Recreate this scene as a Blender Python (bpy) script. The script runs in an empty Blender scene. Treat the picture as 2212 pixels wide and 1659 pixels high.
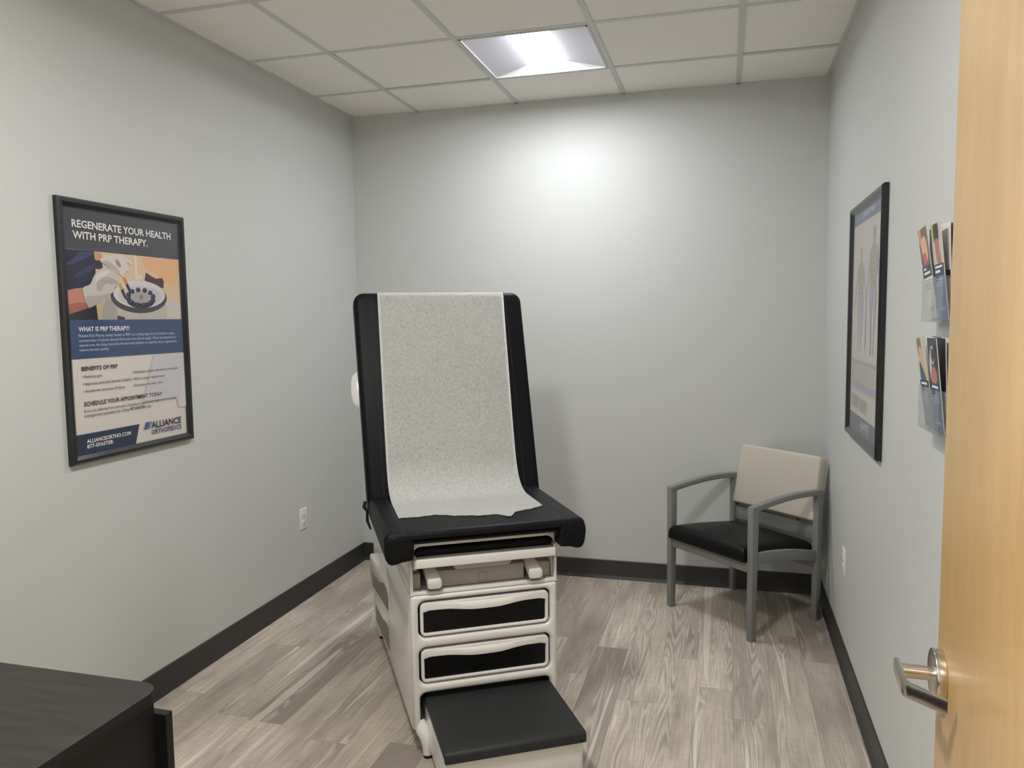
import bpy, bmesh, math, random
from mathutils import Vector, Matrix, Euler
random.seed(7)
S = bpy.context.scene
COL = S.collection
PI = math.pi

# ------------------------------------------------------------------ camera, world, exposure
XR, ZC, YF = 2.7156, 2.7468, -4.05          # right wall, ceiling height, front wall (back wall y=0, left wall x=0)
def cam_axes(yaw, pitch, roll):
    cy, sy, cp, sp, cr, sr = math.cos(yaw), math.sin(yaw), math.cos(pitch), math.sin(pitch), math.cos(roll), math.sin(roll)
    f = Vector((sy*cp, cy*cp, sp)); r = Vector((cy, -sy, 0)); u = r.cross(f)
    return r*cr + u*sr, u*cr - r*sr, f
cd = bpy.data.cameras.new('camera'); cam = bpy.data.objects.new('camera', cd); COL.objects.link(cam)
cr_, cu_, cf_ = cam_axes(math.radians(-15.5107), math.radians(-4.8925), math.radians(-0.6988))
M = Matrix((cr_, cu_, -cf_)).transposed().to_4x4(); M.translation = Vector((2.2126, -4.3978, 1.5229))
cam.matrix_world = M
cd.sensor_fit = 'HORIZONTAL'; cd.sensor_width = 36.0; cd.lens = 1671.55/2212*36.0; cd.clip_start = 0.02
S.camera = cam
w = bpy.data.worlds.new('world'); S.world = w; w.use_nodes = True
w.node_tree.nodes['Background'].inputs[0].default_value = (0.5, 0.5, 0.5, 1)
w.node_tree.nodes['Background'].inputs[1].default_value = 0.02
vs = S.view_settings
vs.view_transform = 'Standard'; vs.look = 'None'; vs.gamma = 1.0; vs.use_curve_mapping = False
vs.exposure = 1.27
S.cycles.max_bounces = 10; S.cycles.diffuse_bounces = 6; S.cycles.transparent_max_bounces = 16
S.cycles.sample_clamp_indirect = 4.0
ROOM_LAMP, FRONT_LAMP, HALL_FILL = 33.0, 61.0, 76.0

# ------------------------------------------------------------------ materials
def lin(c):
    return tuple(((v/255)/12.92 if v/255 <= 0.04045 else ((v/255+0.055)/1.055)**2.4) for v in c)
class NT:
    def __init__(s, m): s.m = m; s.t = m.node_tree; s.n = s.t.nodes; s.b = s.n['Principled BSDF']
    def add(s, typ, **kw):
        n = s.n.new(typ)
        for k, v in kw.items():
            setattr(n, k, v)
        return n
    def link(s, a, b): s.t.links.new(a, b)
    def math(s, op, a, b=None, c=None):
        n = s.n.new('ShaderNodeMath'); n.operation = op
        for i, v in enumerate((a, b, c)):
            if v is None: continue
            if isinstance(v, (int, float)): n.inputs[i].default_value = v
            else: s.link(v, n.inputs[i])
        return n.outputs[0]
    def mix(s, fac, a, b, blend='MIX'):
        n = s.n.new('ShaderNodeMix'); n.data_type = 'RGBA'; n.blend_type = blend
        for i, v in ((0, fac), (6, a), (7, b)):
            if isinstance(v, (int, float)): n.inputs[i].default_value = v
            elif isinstance(v, tuple): n.inputs[i].default_value = (*v[:3], 1)
            else: s.link(v, n.inputs[i])
        return n.outputs[2]
    def noise(s, vec, scale, detail=2, rough=0.5, dist=0.0):
        n = s.n.new('ShaderNodeTexNoise'); n.inputs['Scale'].default_value = scale; n.inputs['Detail'].default_value = detail
        n.inputs['Roughness'].default_value = rough; n.inputs['Distortion'].default_value = dist
        if vec is not None: s.link(vec, n.inputs['Vector'])
        return n.outputs['Fac']
    def ramp(s, fac, stops):
        n = s.n.new('ShaderNodeValToRGB'); e = n.color_ramp.elements
        while len(e) < len(stops): e.new(0.5)
        for el, (p, c) in zip(e, stops): el.position = p; el.color = (*c, 1) if isinstance(c, tuple) else (c, c, c, 1)
        s.link(fac, n.inputs[0]); return n.outputs[0]
    def coord(s, scale=(1, 1, 1), loc=(0, 0, 0)):
        tc = s.n.new('ShaderNodeTexCoord'); mp = s.n.new('ShaderNodeMapping')
        mp.inputs['Scale'].default_value = scale; mp.inputs['Location'].default_value = loc
        s.link(tc.outputs['Object'], mp.inputs[0]); return mp.outputs[0]
    def bump(s, h, strength, dist=0.002):
        n = s.n.new('ShaderNodeBump'); n.inputs['Strength'].default_value = strength; n.inputs['Distance'].default_value = dist
        s.link(h, n.inputs['Height']); s.link(n.outputs[0], s.b.inputs['Normal'])
def mat(name, c, rough=0.5, metal=0.0, spec=0.5, noise=None, bump=None, coat=0.0):
    """plain procedural material; noise=(scale, amount), bump=(scale, strength)"""
    m = bpy.data.materials.new(name); m.use_nodes = True; t = NT(m); b = t.b
    col = lin(c)
    b.inputs['Base Color'].default_value = (*col, 1); b.inputs['Roughness'].default_value = rough
    b.inputs['Metallic'].default_value = metal; b.inputs['Specular IOR Level'].default_value = spec
    b.inputs['Coat Weight'].default_value = coat; b.inputs['Coat Roughness'].default_value = 0.1
    v = t.coord() if (noise or bump) else None
    if noise:
        f = t.noise(v, noise[0], 4); a = noise[1]
        t.link(t.mix(f, tuple(x*(1-a) for x in col), tuple(min(1, x*(1+a)) for x in col)), b.inputs['Base Color'])
    if bump: t.bump(t.noise(v, bump[0], 3), bump[1])
    return m
M_wall = mat('grey_wall_paint', (199, 201, 197), 0.55, spec=0.35, noise=(1.5, 0.012), bump=(260, 0.08))
M_base = mat('charcoal_vinyl_base', (52, 50, 50), 0.45, noise=(8, 0.06))
M_tile = mat('ceiling_tile', (243, 239, 233), 0.9, spec=0.2, noise=(220, 0.035), bump=(500, 0.12))
M_tee = mat('ceiling_tee_metal', (205, 206, 203), 0.45, spec=0.4)
M_reflect = mat('lamp_reflector_white', (236, 236, 240), 0.5)
M_perf = mat('perforated_lamp_wing', (226, 226, 236), 0.6, noise=(900, 0.08))
M_white = mat('warm_white_plastic', (232, 229, 223), 0.22, spec=0.5, noise=(4, 0.015), coat=0.3)
M_white2 = mat('light_grey_plastic', (176, 171, 163), 0.4, noise=(6, 0.02))
M_grey = mat('mid_grey_plastic', (168, 164, 156), 0.5, noise=(6, 0.03))
M_vinyl = mat('black_vinyl', (19, 20, 22), 0.45, spec=0.13, noise=(30, 0.08), bump=(420, 0.12))
M_pad = mat('black_rubber_tread', (40, 41, 42), 0.55, spec=0.4, noise=(900, 0.25), bump=(900, 0.25))
M_black = mat('black_insert', (6, 7, 9), 0.4, spec=0.25, noise=(40, 0.2))
M_dark = mat('cavity_shade', (12, 12, 12), 0.8)  # near-black that stands in for the shade inside openings
M_rubber = mat('dark_rubber', (28, 26, 25), 0.7)
M_recess = mat('taupe_handle_recess', (128, 122, 110), 0.5)
M_frame = mat('black_picture_frame', (16, 16, 18), 0.28, spec=0.5, coat=0.4)
M_cgrey = mat('grey_painted_metal', (126, 127, 124), 0.42, noise=(40, 0.03))
M_cseat = mat('black_chair_vinyl', (10, 10, 11), 0.42, spec=0.22, bump=(380, 0.1))
M_cback = mat('oatmeal_fabric', (196, 189, 174), 0.9, spec=0.15, noise=(420, 0.10), bump=(700, 0.3))
M_plate = mat('white_cover_plate', (226, 222, 212), 0.35)
M_slot = mat('outlet_slot', (40, 38, 36), 0.7)
M_chrome = mat('satin_nickel', (205, 198, 188), 0.2, metal=1.0, noise=(200, 0.03))
M_deskw = None

def wood(name, base, dark, scale=(14, 1.2, 14), rough=0.45, contrast=0.8, coat=0.0, light=None):
    m = bpy.data.materials.new(name); m.use_nodes = True; t = NT(m)
    v = t.coord(scale)
    f = t.noise(v, 3.0, 6, 0.6, 0.4); g = t.noise(v, 14.0, 4, 0.6)
    k = t.math('ADD', t.math('MULTIPLY', f, 0.7), t.math('MULTIPLY', g, 0.3))
    stops = [(0.32, lin(dark)), (0.32+0.36*contrast, lin(base))]
    if light: stops.append((0.92, lin(light)))
    t.link(t.ramp(k, stops), t.b.inputs['Base Color'])
    t.b.inputs['Roughness'].default_value = rough; t.b.inputs['Coat Weight'].default_value = coat
    t.b.inputs['Coat Roughness'].default_value = 0.25
    return m
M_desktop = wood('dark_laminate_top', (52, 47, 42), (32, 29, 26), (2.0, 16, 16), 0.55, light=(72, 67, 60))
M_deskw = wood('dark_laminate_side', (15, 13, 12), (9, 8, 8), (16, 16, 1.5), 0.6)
M_door = wood('maple_veneer', (206, 170, 114), (186, 149, 92), (5, 5, 1.1), 0.36, contrast=1.0, coat=0.3, light=(221, 190, 140))

def floor_material():
    m = bpy.data.materials.new('grey_oak_plank_floor'); m.use_nodes = True; t = NT(m)
    tc = t.n.new('ShaderNodeTexCoord'); sp = t.n.new('ShaderNodeSeparateXYZ'); t.link(tc.outputs['Object'], sp.inputs[0])
    X, Y = sp.outputs[0], sp.outputs[1]
    PW, PL = 0.1495, 1.22
    xs = t.math('DIVIDE', t.math('SUBTRACT', X, 2.104 - 20*PW), PW)
    row = t.math('FLOOR', xs); fx = t.math('FRACT', xs)
    wn = t.add('ShaderNodeTexWhiteNoise', noise_dimensions='1D'); t.link(row, wn.inputs['W'])
    ys = t.math('ADD', t.math('DIVIDE', Y, PL), t.math('MULTIPLY', wn.outputs['Value'], 7.0))
    cell = t.math('FLOOR', ys); fy = t.math('FRACT', ys)
    cb = t.n.new('ShaderNodeCombineXYZ'); t.link(row, cb.inputs[0]); t.link(cell, cb.inputs[1])
    w2 = t.add('ShaderNodeTexWhiteNoise', noise_dimensions='2D'); t.link(cb.outputs[0], w2.inputs['Vector'])
    rnd = w2.outputs['Value']
    rs = t.n.new('ShaderNodeSeparateXYZ'); t.link(w2.outputs['Color'], rs.inputs[0])
    # grain coordinates: stretched along the plank, shifted per plank
    gx = t.math('ADD', X, t.math('MULTIPLY', rs.outputs[0], 37.0)); gy = t.math('ADD', Y, t.math('MULTIPLY', rs.outputs[1], 53.0))
    def gv(sx, sy):
        c = t.n.new('ShaderNodeCombineXYZ'); t.link(t.math('MULTIPLY', gx, sx), c.inputs[0]); t.link(t.math('MULTIPLY', gy, sy), c.inputs[1]); return c.outputs[0]
    ring = t.noise(gv(11.0, 1.05), 1.0, 2.0, 0.45, 0.25)
    lines = t.math('MULTIPLY_ADD', t.math('SINE', t.math('MULTIPLY', ring, 95.0)), 0.5, 0.5)
    rmask = t.ramp(t.noise(gv(13.0, 0.45), 1.0, 1), [(0.48, 0.0), (0.62, 1.0)])
    fine = t.noise(gv(170.0, 4.0), 1.0, 3, 0.6)
    cross = t.noise(gv(14.0, 60.0), 1.0, 2)
    cloud = t.noise(gv(7.0, 1.5), 1.0, 3, 0.55)
    pale = t.ramp(t.noise(gv(17.0, 0.6), 1.0, 3, 0.5, 0.8), [(0.63, 0.0), (0.65, 1.0)])
    c = t.ramp(rnd, [(0.0, lin((158, 147, 134))), (0.25, lin((192, 180, 163))), (0.7, lin((208, 196, 177))), (1.0, lin((224, 211, 192)))])
    c = t.mix(t.math('MULTIPLY', t.ramp(cloud, [(0.33, 1.0), (0.60, 0.0)]), 0.72), c, lin((146, 135, 124)))
    c = t.mix(t.math('MULTIPLY', t.ramp(fine, [(0.38, 1.0), (0.60, 0.0)]), 0.38), c, lin((134, 123, 112)))
    c = t.mix(t.math('MULTIPLY', t.ramp(cross, [(0.40, 1.0), (0.6, 0.0)]), 0.12), c, lin((134, 123, 112)))
    c = t.mix(t.math('MULTIPLY', t.math('MULTIPLY', lines, rmask), 0.40), c, lin((224, 214, 197)))
    c = t.mix(t.math('MULTIPLY', t.math('MULTIPLY', t.math('SUBTRACT', 1.0, lines), rmask), 0.38), c, lin((138, 126, 115)))
    c = t.mix(t.math('MULTIPLY', pale, 0.55), c, lin((230, 220, 204)))
    # hairline joints
    ex = t.math('MINIMUM', fx, t.math('SUBTRACT', 1.0, fx)); ey = t.math('MINIMUM', fy, t.math('SUBTRACT', 1.0, fy))
    jx = t.math('LESS_THAN', ex, 0.006); jy = t.math('LESS_THAN', ey, 0.0009)
    c = t.mix(t.math('MULTIPLY', t.math('MAXIMUM', jx, jy), 0.45), c, lin((96, 88, 80)))
    t.link(c, t.b.inputs['Base Color'])
    t.b.inputs['Roughness'].default_value = 0.5; t.b.inputs['Specular IOR Level'].default_value = 0.35
    t.bump(fine, 0.08, 0.001)
    return m
M_floor = floor_material()

def print_material(name, rough):
    m = bpy.data.materials.new(name); m.use_nodes = True; t = NT(m)
    a = t.n.new('ShaderNodeAttribute'); a.attribute_name = 'ink'
    t.link(a.outputs['Color'], t.b.inputs['Base Color']); t.b.inputs['Roughness'].default_value = rough
    t.b.inputs['Specular IOR Level'].default_value = 0.3
    return m
M_print = print_material('printed_paper', 0.6)
M_gloss_print = print_material('printed_card', 0.35)

def clear(name, tint, rough, ior=1.49, haze=0.0):
    m = bpy.data.materials.new(name); m.use_nodes = True; t = m.node_tree; n = t.nodes
    n.remove(n['Principled BSDF']); out = n['Material Output']
    tr = n.new('ShaderNodeBsdfTransparent'); tr.inputs[0].default_value = (*tint, 1)
    gl = n.new('ShaderNodeBsdfGlossy'); gl.inputs['Roughness'].default_value = rough
    fr = n.new('ShaderNodeFresnel'); fr.inputs['IOR'].default_value = ior
    ge = n.new('ShaderNodeNewGeometry'); ml = n.new('ShaderNodeMath'); ml.operation = 'MULTIPLY'; inv = n.new('ShaderNodeMath'); inv.operation = 'SUBTRACT'; inv.inputs[0].default_value = 1.0
    t.links.new(ge.outputs['Backfacing'], inv.inputs[1]); t.links.new(fr.outputs[0], ml.inputs[0]); t.links.new(inv.outputs[0], ml.inputs[1])   # one reflection, at the outer surface
    mx = n.new('ShaderNodeMixShader'); t.links.new(ml.outputs[0], mx.inputs[0]); t.links.new(tr.outputs[0], mx.inputs[1]); t.links.new(gl.outputs[0], mx.inputs[2])
    last = mx.outputs[0]
    if haze:
        df = n.new('ShaderNodeBsdfDiffuse'); df.inputs[0].default_value = (0.8, 0.8, 0.8, 1)
        m2 = n.new('ShaderNodeMixShader'); m2.inputs[0].default_value = haze
        t.links.new(last, m2.inputs[1]); t.links.new(df.outputs[0], m2.inputs[2]); last = m2.outputs[0]
    t.links.new(last, out.inputs[0]); return m
M_cover = clear('clear_poster_cover', (0.98, 0.98, 0.98), 0.12)
M_acryl = clear('clear_acrylic', (0.93, 0.95, 0.95), 0.06, haze=0.05)

def paper_material():
    m = bpy.data.materials.new('crepe_exam_paper'); m.use_nodes = True; t = NT(m); n = t.n
    v = t.coord(); f = t.noise(v, 420, 3, 0.7); g = t.noise(v, 110, 3)
    k = t.math('ADD', t.math('MULTIPLY', f, 0.6), t.math('MULTIPLY', g, 0.4))
    t.link(t.ramp(k, [(0.36, lin((205, 205, 199))), (0.60, lin((244, 244, 236)))]), t.b.inputs['Base Color'])
    t.b.inputs['Roughness'].default_value = 0.8; t.b.inputs['Specular IOR Level'].default_value = 0.2
    t.bump(k, 0.15, 0.001)
    tr = n.new('ShaderNodeBsdfTransparent'); mx = n.new('ShaderNodeMixShader'); mx.inputs[0].default_value = 0.12
    t.link(t.b.outputs[0], mx.inputs[1]); t.link(tr.outputs[0], mx.inputs[2]); t.link(mx.outputs[0], n['Material Output'].inputs[0])
    return m
M_paper = paper_material()
def emission(name, c, s):
    m = bpy.data.materials.new(name); m.use_nodes = True; t = m.node_tree; n = t.nodes
    n.remove(n['Principled BSDF']); e = n.new('ShaderNodeEmission'); e.inputs[0].default_value = (*c, 1); e.inputs[1].default_value = s
    t.links.new(e.outputs[0], n['Material Output'].inputs[0]); return m

# ------------------------------------------------------------------ mesh helpers
def empty(name, label, cat, loc=(0, 0, 0), rz=0.0, group=None):
    o = bpy.data.objects.new(name, None); COL.objects.link(o); o.location = loc; o.rotation_euler = (0, 0, rz)
    o.empty_display_size = 0.1
    o['label'] = label; o['category'] = cat
    if group: o['group'] = group
    return o
def finish(bm, angle=38):
    bmesh.ops.recalc_face_normals(bm, faces=bm.faces)
    lim = math.radians(angle)
    for f in bm.faces: f.smooth = True
    for e in bm.edges:
        e.smooth = not (len(e.link_faces) == 2 and e.calc_face_angle(0) > lim)
def obj(name, bm, mats, parent=None, label=None, angle=38, recalc=True):
    if recalc: finish(bm, angle)
    me = bpy.data.meshes.new(name); bm.to_mesh(me); bm.free()
    for m in (mats if isinstance(mats, (list, tuple)) else [mats]): me.materials.append(m)
    o = bpy.data.objects.new(name, me); COL.objects.link(o)
    if parent: o.parent = parent
    if label: o['label'] = label
    return o
def struct(name, bm, m, **kw):
    o = obj(name, bm, m, **kw); o['kind'] = 'structure'; return o
def tag(o, label, cat, group=None):
    o['label'] = label; o['category'] = cat
    if group: o['group'] = group
    return o
def new(): return bmesh.new()
def put(bm, piece, mtx=None, mi=0):
    """append bmesh piece into bm"""
    if mtx is not None: piece.transform(mtx)
    vm = {v: bm.verts.new(v.co) for v in piece.verts}
    for f in piece.faces:
        try:
            nf = bm.faces.new([vm[v] for v in f.verts]); nf.material_index = mi
        except ValueError: pass
    piece.free(); return bm
def box(bm, lo, hi, r=0.0, seg=3, mi=0, mtx=None):
    p = bmesh.new(); bmesh.ops.create_cube(p, size=1)
    s = [hi[i]-lo[i] for i in range(3)]; c = [(hi[i]+lo[i])/2 for i in range(3)]
    for v in p.verts: v.co = Vector((v.co[i]*s[i]+c[i] for i in range(3)))
    if r: bmesh.ops.bevel(p, geom=p.edges[:], offset=min(r, min(s)*0.49), segments=seg, profile=0.5, affect='EDGES')
    return put(bm, p, mtx, mi)
def hexa(bm, bottom, top, r=0.0, seg=2, mi=0):
    """8-corner solid from two quads"""
    p = bmesh.new(); b = [p.verts.new(c) for c in bottom]; t = [p.verts.new(c) for c in top]
    p.faces.new(b[::-1]); p.faces.new(t)
    for i in range(4): p.faces.new((b[i], b[(i+1) % 4], t[(i+1) % 4], t[i]))
    bmesh.ops.recalc_face_normals(p, faces=p.faces)
    if r: bmesh.ops.bevel(p, geom=p.edges[:], offset=r, segments=seg, profile=0.5, affect='EDGES')
    return put(bm, p, None, mi)
AX = {'x': lambda a, b, d: (d, a, b), 'y': lambda a, b, d: (a, d, b), 'z': lambda a, b, d: (a, b, d)}
def prism(bm, pts, axis, d0, d1, r=0.0, seg=3, mi=0, mtx=None, rim_only=True):
    """extrude a 2D outline along an axis; r rounds the two rims"""
    p = bmesh.new(); F = AX[axis]
    a = [p.verts.new(F(x, y, d0)) for x, y in pts]; b = [p.verts.new(F(x, y, d1)) for x, y in pts]
    n = len(pts); fa = p.faces.new(a[::-1]); fb = p.faces.new(b)
    for i in range(n): p.faces.new((a[i], a[(i+1) % n], b[(i+1) % n], b[i]))
    bmesh.ops.recalc_face_normals(p, faces=p.faces)
    if r:
        es = [e for e in p.edges if fa in e.link_faces or fb in e.link_faces]
        bmesh.ops.bevel(p, geom=es, offset=r, segments=seg, profile=0.5, affect='EDGES')
    return put(bm, p, mtx, mi)
def rrect(x0, y0, x1, y1, r, n=5):
    pts = []
    rr = r if isinstance(r, (list, tuple)) else [r]*4     # bl, br, tr, tl
    for (cx, cy, a0, q) in ((x0+rr[0], y0+rr[0], PI, rr[0]), (x1-rr[1], y0+rr[1], 1.5*PI, rr[1]), (x1-rr[2], y1-rr[2], 0, rr[2]), (x0+rr[3], y1-rr[3], 0.5*PI, rr[3])):
        if q <= 0: pts.append((cx, cy)); continue
        for i in range(n+1):
            a = a0+0.5*PI*i/n; pts.append((cx+q*math.cos(a), cy+q*math.sin(a)))
    return pts
def loft(bm, rings, cap=True, mi=0):
    vs_ = [[bm.verts.new(c) for c in ring] for ring in rings]
    n = len(rings[0])
    for A, B in zip(vs_, vs_[1:]):
        for i in range(n):
            f = bm.faces.new((A[i], A[(i+1) % n], B[(i+1) % n], B[i])); f.material_index = mi
    if cap:
        for ring in (vs_[0][::-1], vs_[-1]):
            f = bm.faces.new(ring); f.material_index = mi
    return bm
def tube(bm, pts, rad, n=10, mi=0):
    pts = [Vector(p) for p in pts]; rings = []
    for i, p in enumerate(pts):
        d = (pts[min(i+1, len(pts)-1)]-pts[max(i-1, 0)]).normalized()
        a = d.orthogonal().normalized() if i == 0 else (a - d*a.dot(d)).normalized()
        b = d.cross(a); rd = rad[i] if isinstance(rad, (list, tuple)) else rad
        rings.append([p+a*rd*math.cos(2*PI*k/n)+b*rd*math.sin(2*PI*k/n) for k in range(n)])
    return loft(bm, rings, True, mi)
def cyl(bm, c, axis, r, d0, d1, n=32, bevel=0.0, mi=0):
    return prism(bm, [(c[0]+r*math.cos(2*PI*k/n), c[1]+r*math.sin(2*PI*k/n)) for k in range(n)], axis, d0, d1, bevel, 3, mi)
def curve_plate(outline, holes, depth, bevel, res=3):
    """flat plate with holes and softly rounded edges; lies in local xy, centred in z"""
    cu = bpy.data.curves.new('tmp', 'CURVE'); cu.dimensions = '2D'; cu.fill_mode = 'BOTH'
    cu.extrude = depth/2-bevel; cu.bevel_depth = bevel; cu.bevel_resolution = res; cu.offset = -bevel
    for pts in [outline]+holes:
        s = cu.splines.new('POLY'); s.points.add(len(pts)-1); s.use_cyclic_u = True
        for q, (x, y) in zip(s.points, pts): q.co = (x, y, 0, 1)
    o = bpy.data.objects.new('tmp', cu); COL.objects.link(o); bpy.context.view_layer.update()
    me = bpy.data.meshes.new_from_object(o.evaluated_get(bpy.context.evaluated_depsgraph_get()))
    bm = bmesh.new(); bm.from_mesh(me); bmesh.ops.remove_doubles(bm, verts=bm.verts, dist=1e-5)
    bpy.data.objects.remove(o); bpy.data.curves.remove(cu); bpy.data.meshes.remove(me)
    return bm
XZ = Matrix(((1, 0, 0, 0), (0, 0, -1, 0), (0, 1, 0, 0), (0, 0, 0, 1)))       # plate xy -> local x,z facing -y

# ------------------------------------------------------------------ flat prints (posters, brochures)
def glyphs(s, bold):
    cu = bpy.data.curves.new('t', 'FONT'); cu.body = s; cu.size = 1.0; cu.offset = 0.022 if bold else 0.004
    cu.resolution_u = 2
    o = bpy.data.objects.new('t', cu); COL.objects.link(o); bpy.context.view_layer.update()
    me = bpy.data.meshes.new_from_object(o.evaluated_get(bpy.context.evaluated_depsgraph_get()))
    vv = [tuple(v.co) for v in me.vertices]; ff = [tuple(p.vertices) for p in me.polygons]
    bpy.data.objects.remove(o); bpy.data.curves.remove(cu); bpy.data.meshes.remove(me)
    return vv, ff
class Sheet:
    """coloured flat shapes printed on a sheet in the local x,z plane; the front faces -y"""
    def __init__(s, w, h, paper, thick=0.001):
        s.bm = bmesh.new(); s.w, s.h = w, h; s.k = 0; s.lay = s.bm.loops.layers.float_color.new('ink'); s.paper = paper
        p = bmesh.new(); box(p, (0, 0, 0), (w, thick, h)); s._add([v.co.copy() for v in p.verts], [[v.index for v in f.verts] for f in (p.verts.index_update() or p.faces)], paper, flat=False); p.free()
    def _add(s, vs_, fs, col, flat=True):
        c = (*lin(col), 1)
        vv = [s.bm.verts.new(v) for v in vs_]
        for f in fs:
            try: nf = s.bm.faces.new([vv[i] for i in f])
            except ValueError: continue
            if flat:
                nf.normal_update()
                if nf.normal.y > 0: nf.normal_flip()
            for l in nf.loops: l[s.lay] = c
    def y(s): s.k += 1; return -4e-5*s.k
    def poly(s, pts, col, smooth=False):
        """pts in sheet fractions"""
        if smooth:
            q = []; n = len(pts)
            for i in range(n):
                p0, p1, p2, p3 = (Vector(pts[(i+j-1) % n]) for j in range(4))
                for t in (0, 0.25, 0.5, 0.75):
                    q.append(0.5*((2*p1)+(p2-p0)*t+(2*p0-5*p1+4*p2-p3)*t*t+(3*p1-p0-3*p2+p3)*t**3))
            pts = q
        y = s.y(); s._add([(min(max(p[0], 0), 1)*s.w, y, min(max(p[1], 0), 1)*s.h) for p in pts], [list(range(len(pts)))], col)
    def rect(s, x0, z0, x1, z1, col): s.poly([(x0, z0), (x1, z0), (x1, z1), (x0, z1)], col)
    def ell(s, cx, cz, rx, rz, col, n=28): s.poly([(cx+rx*math.cos(2*PI*i/n), cz+rz*math.sin(2*PI*i/n)) for i in range(n)], col)
    def text(s, t, x0, zb, x1, cap, col, bold=False):
        """cap = cap height as fraction of sheet height, x1 = right end (fraction)"""
        vv, ff = glyphs(t, bold); y = s.y()
        mx = max(v[0] for v in vv); mn = min(v[0] for v in vv); sx = (x1-x0)*s.w/(mx-mn); sz = cap*s.h/0.70
        s._add([(x0*s.w+(v[0]-mn)*sx, y, zb*s.h+v[1]*sz) for v in vv], ff, col)
    def build(s, name, parent=None, m=None): 
        for f in s.bm.faces: f.smooth = False
        return obj(name, s.bm, m or M_print, parent, recalc=False)

# ------------------------------------------------------------------ room
TH = 0.12
struct('floor', box(new(), (-TH, -6.0, -0.1), (XR+TH, TH, 0)), M_floor)
struct('wall_back', box(new(), (-TH, 0, -0.1), (XR+TH, TH, ZC+0.25)), M_wall)
struct('wall_left', box(new(), (-TH, -6.0, -0.1), (0, 0, ZC+0.25)), M_wall)
struct('wall_right', box(new(), (XR, -6.0, -0.1), (XR+TH, 0, ZC+0.25)), M_wall)
bm = new()                                     # wall with the doorway the photograph is taken through
DX0, DX1, DZ = 1.55, 2.495, 2.14
box(bm, (0, YF-TH, 0), (DX0, YF, ZC+0.25)); box(bm, (DX1, YF-TH, 0), (XR, YF, ZC+0.25)); box(bm, (DX0, YF-TH, DZ), (DX1, YF, ZC+0.25))
struct('wall_front', bm, M_wall)
struct('wall_hall', box(new(), (-TH, -6.1, -0.1), (XR+TH, -6.0, ZC+0.25)), M_wall)
T = 0.6096; GX, GY = 0.4311, -1.0714
FX0, FX1, FY0, FY1 = GX+T, GX+2*T, GY, GY+T       # the lit fixture's bay
bays = [(FX0, FX1, FY0, FY1), (FX0, FX1, GY-4*T, GY-3*T), (FX0, FX1, GY-7*T, GY-6*T)]
def in_bay(x, y): return any(a < x < b and c < y < d for a, b, c, d in bays)
gx = [0]+[GX+i*T for i in range(0, 4)]+[XR]
gy = [-6.0]+[GY+i*T for i in range(-8, 2)]+[0]
bm = new()
for x0, x1 in zip(gx, gx[1:]):
    for y0, y1 in zip(gy, gy[1:]):
        if in_bay((x0+x1)/2, (y0+y1)/2): continue
        j = random.uniform(-0.0015, 0.0015)
        box(bm, (x0+0.006, y0+0.006, ZC+0.004+j), (x1-0.006, y1-0.006, ZC+0.02+j))
box(bm, (-TH, -6.0, ZC+0.25), (XR+TH, TH, ZC+0.27))
ceil = struct('ceiling', bm, M_tile)
bm = new(); hw = 0.012
for x in gx[1:-1]: box(bm, (x-hw, -6.0, ZC-0.001), (x+hw, 0, ZC+0.004))
for x0, x1 in zip(gx, gx[1:]):
    for y in gy[1:-1]: box(bm, (x0+(hw if x0 > 0 else 0), y-hw, ZC-0.0004), (x1-(hw if x1 < XR else 0), y+hw, ZC+0.004))
g = obj('ceiling_grid', bm, M_tee, ceil); g['kind'] = 'structure'
bm = new()
box(bm, (0, YF, ZC-0.001), (0.022, 0, ZC+0.004)); box(bm, (XR-0.022, YF, ZC-0.001), (XR, 0, ZC+0.004)); box(bm, (0.022, -0.008, ZC-0.001), (XR-0.022, 0, ZC+0.004))
struct('trim_1', bm, M_tee)
BH, BT = 0.110, 0.006
def cove(bm, axis, d0, d1, wall, sgn):
    pts = [(wall, 0.0), (wall+sgn*0.016, 0.0), (wall+sgn*0.015, 0.004), (wall+sgn*0.008, 0.014), (wall+sgn*BT, 0.022), (wall+sgn*BT, BH-0.003), (wall+sgn*0.003, BH), (wall, BH)]
    return prism(bm, pts, axis, d0, d1)
struct('baseboard_back', cove(new(), 'x', 0, XR, 0, -1), M_base)
struct('baseboard_left', cove(new(), 'y', YF, 0, 0, 1), M_base)
struct('baseboard_right', cove(new(), 'y', YF, 0, XR, -1), M_base)
struct('baseboard_front', cove(new(), 'x', 0, DX0, YF, 1), M_base)

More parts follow.
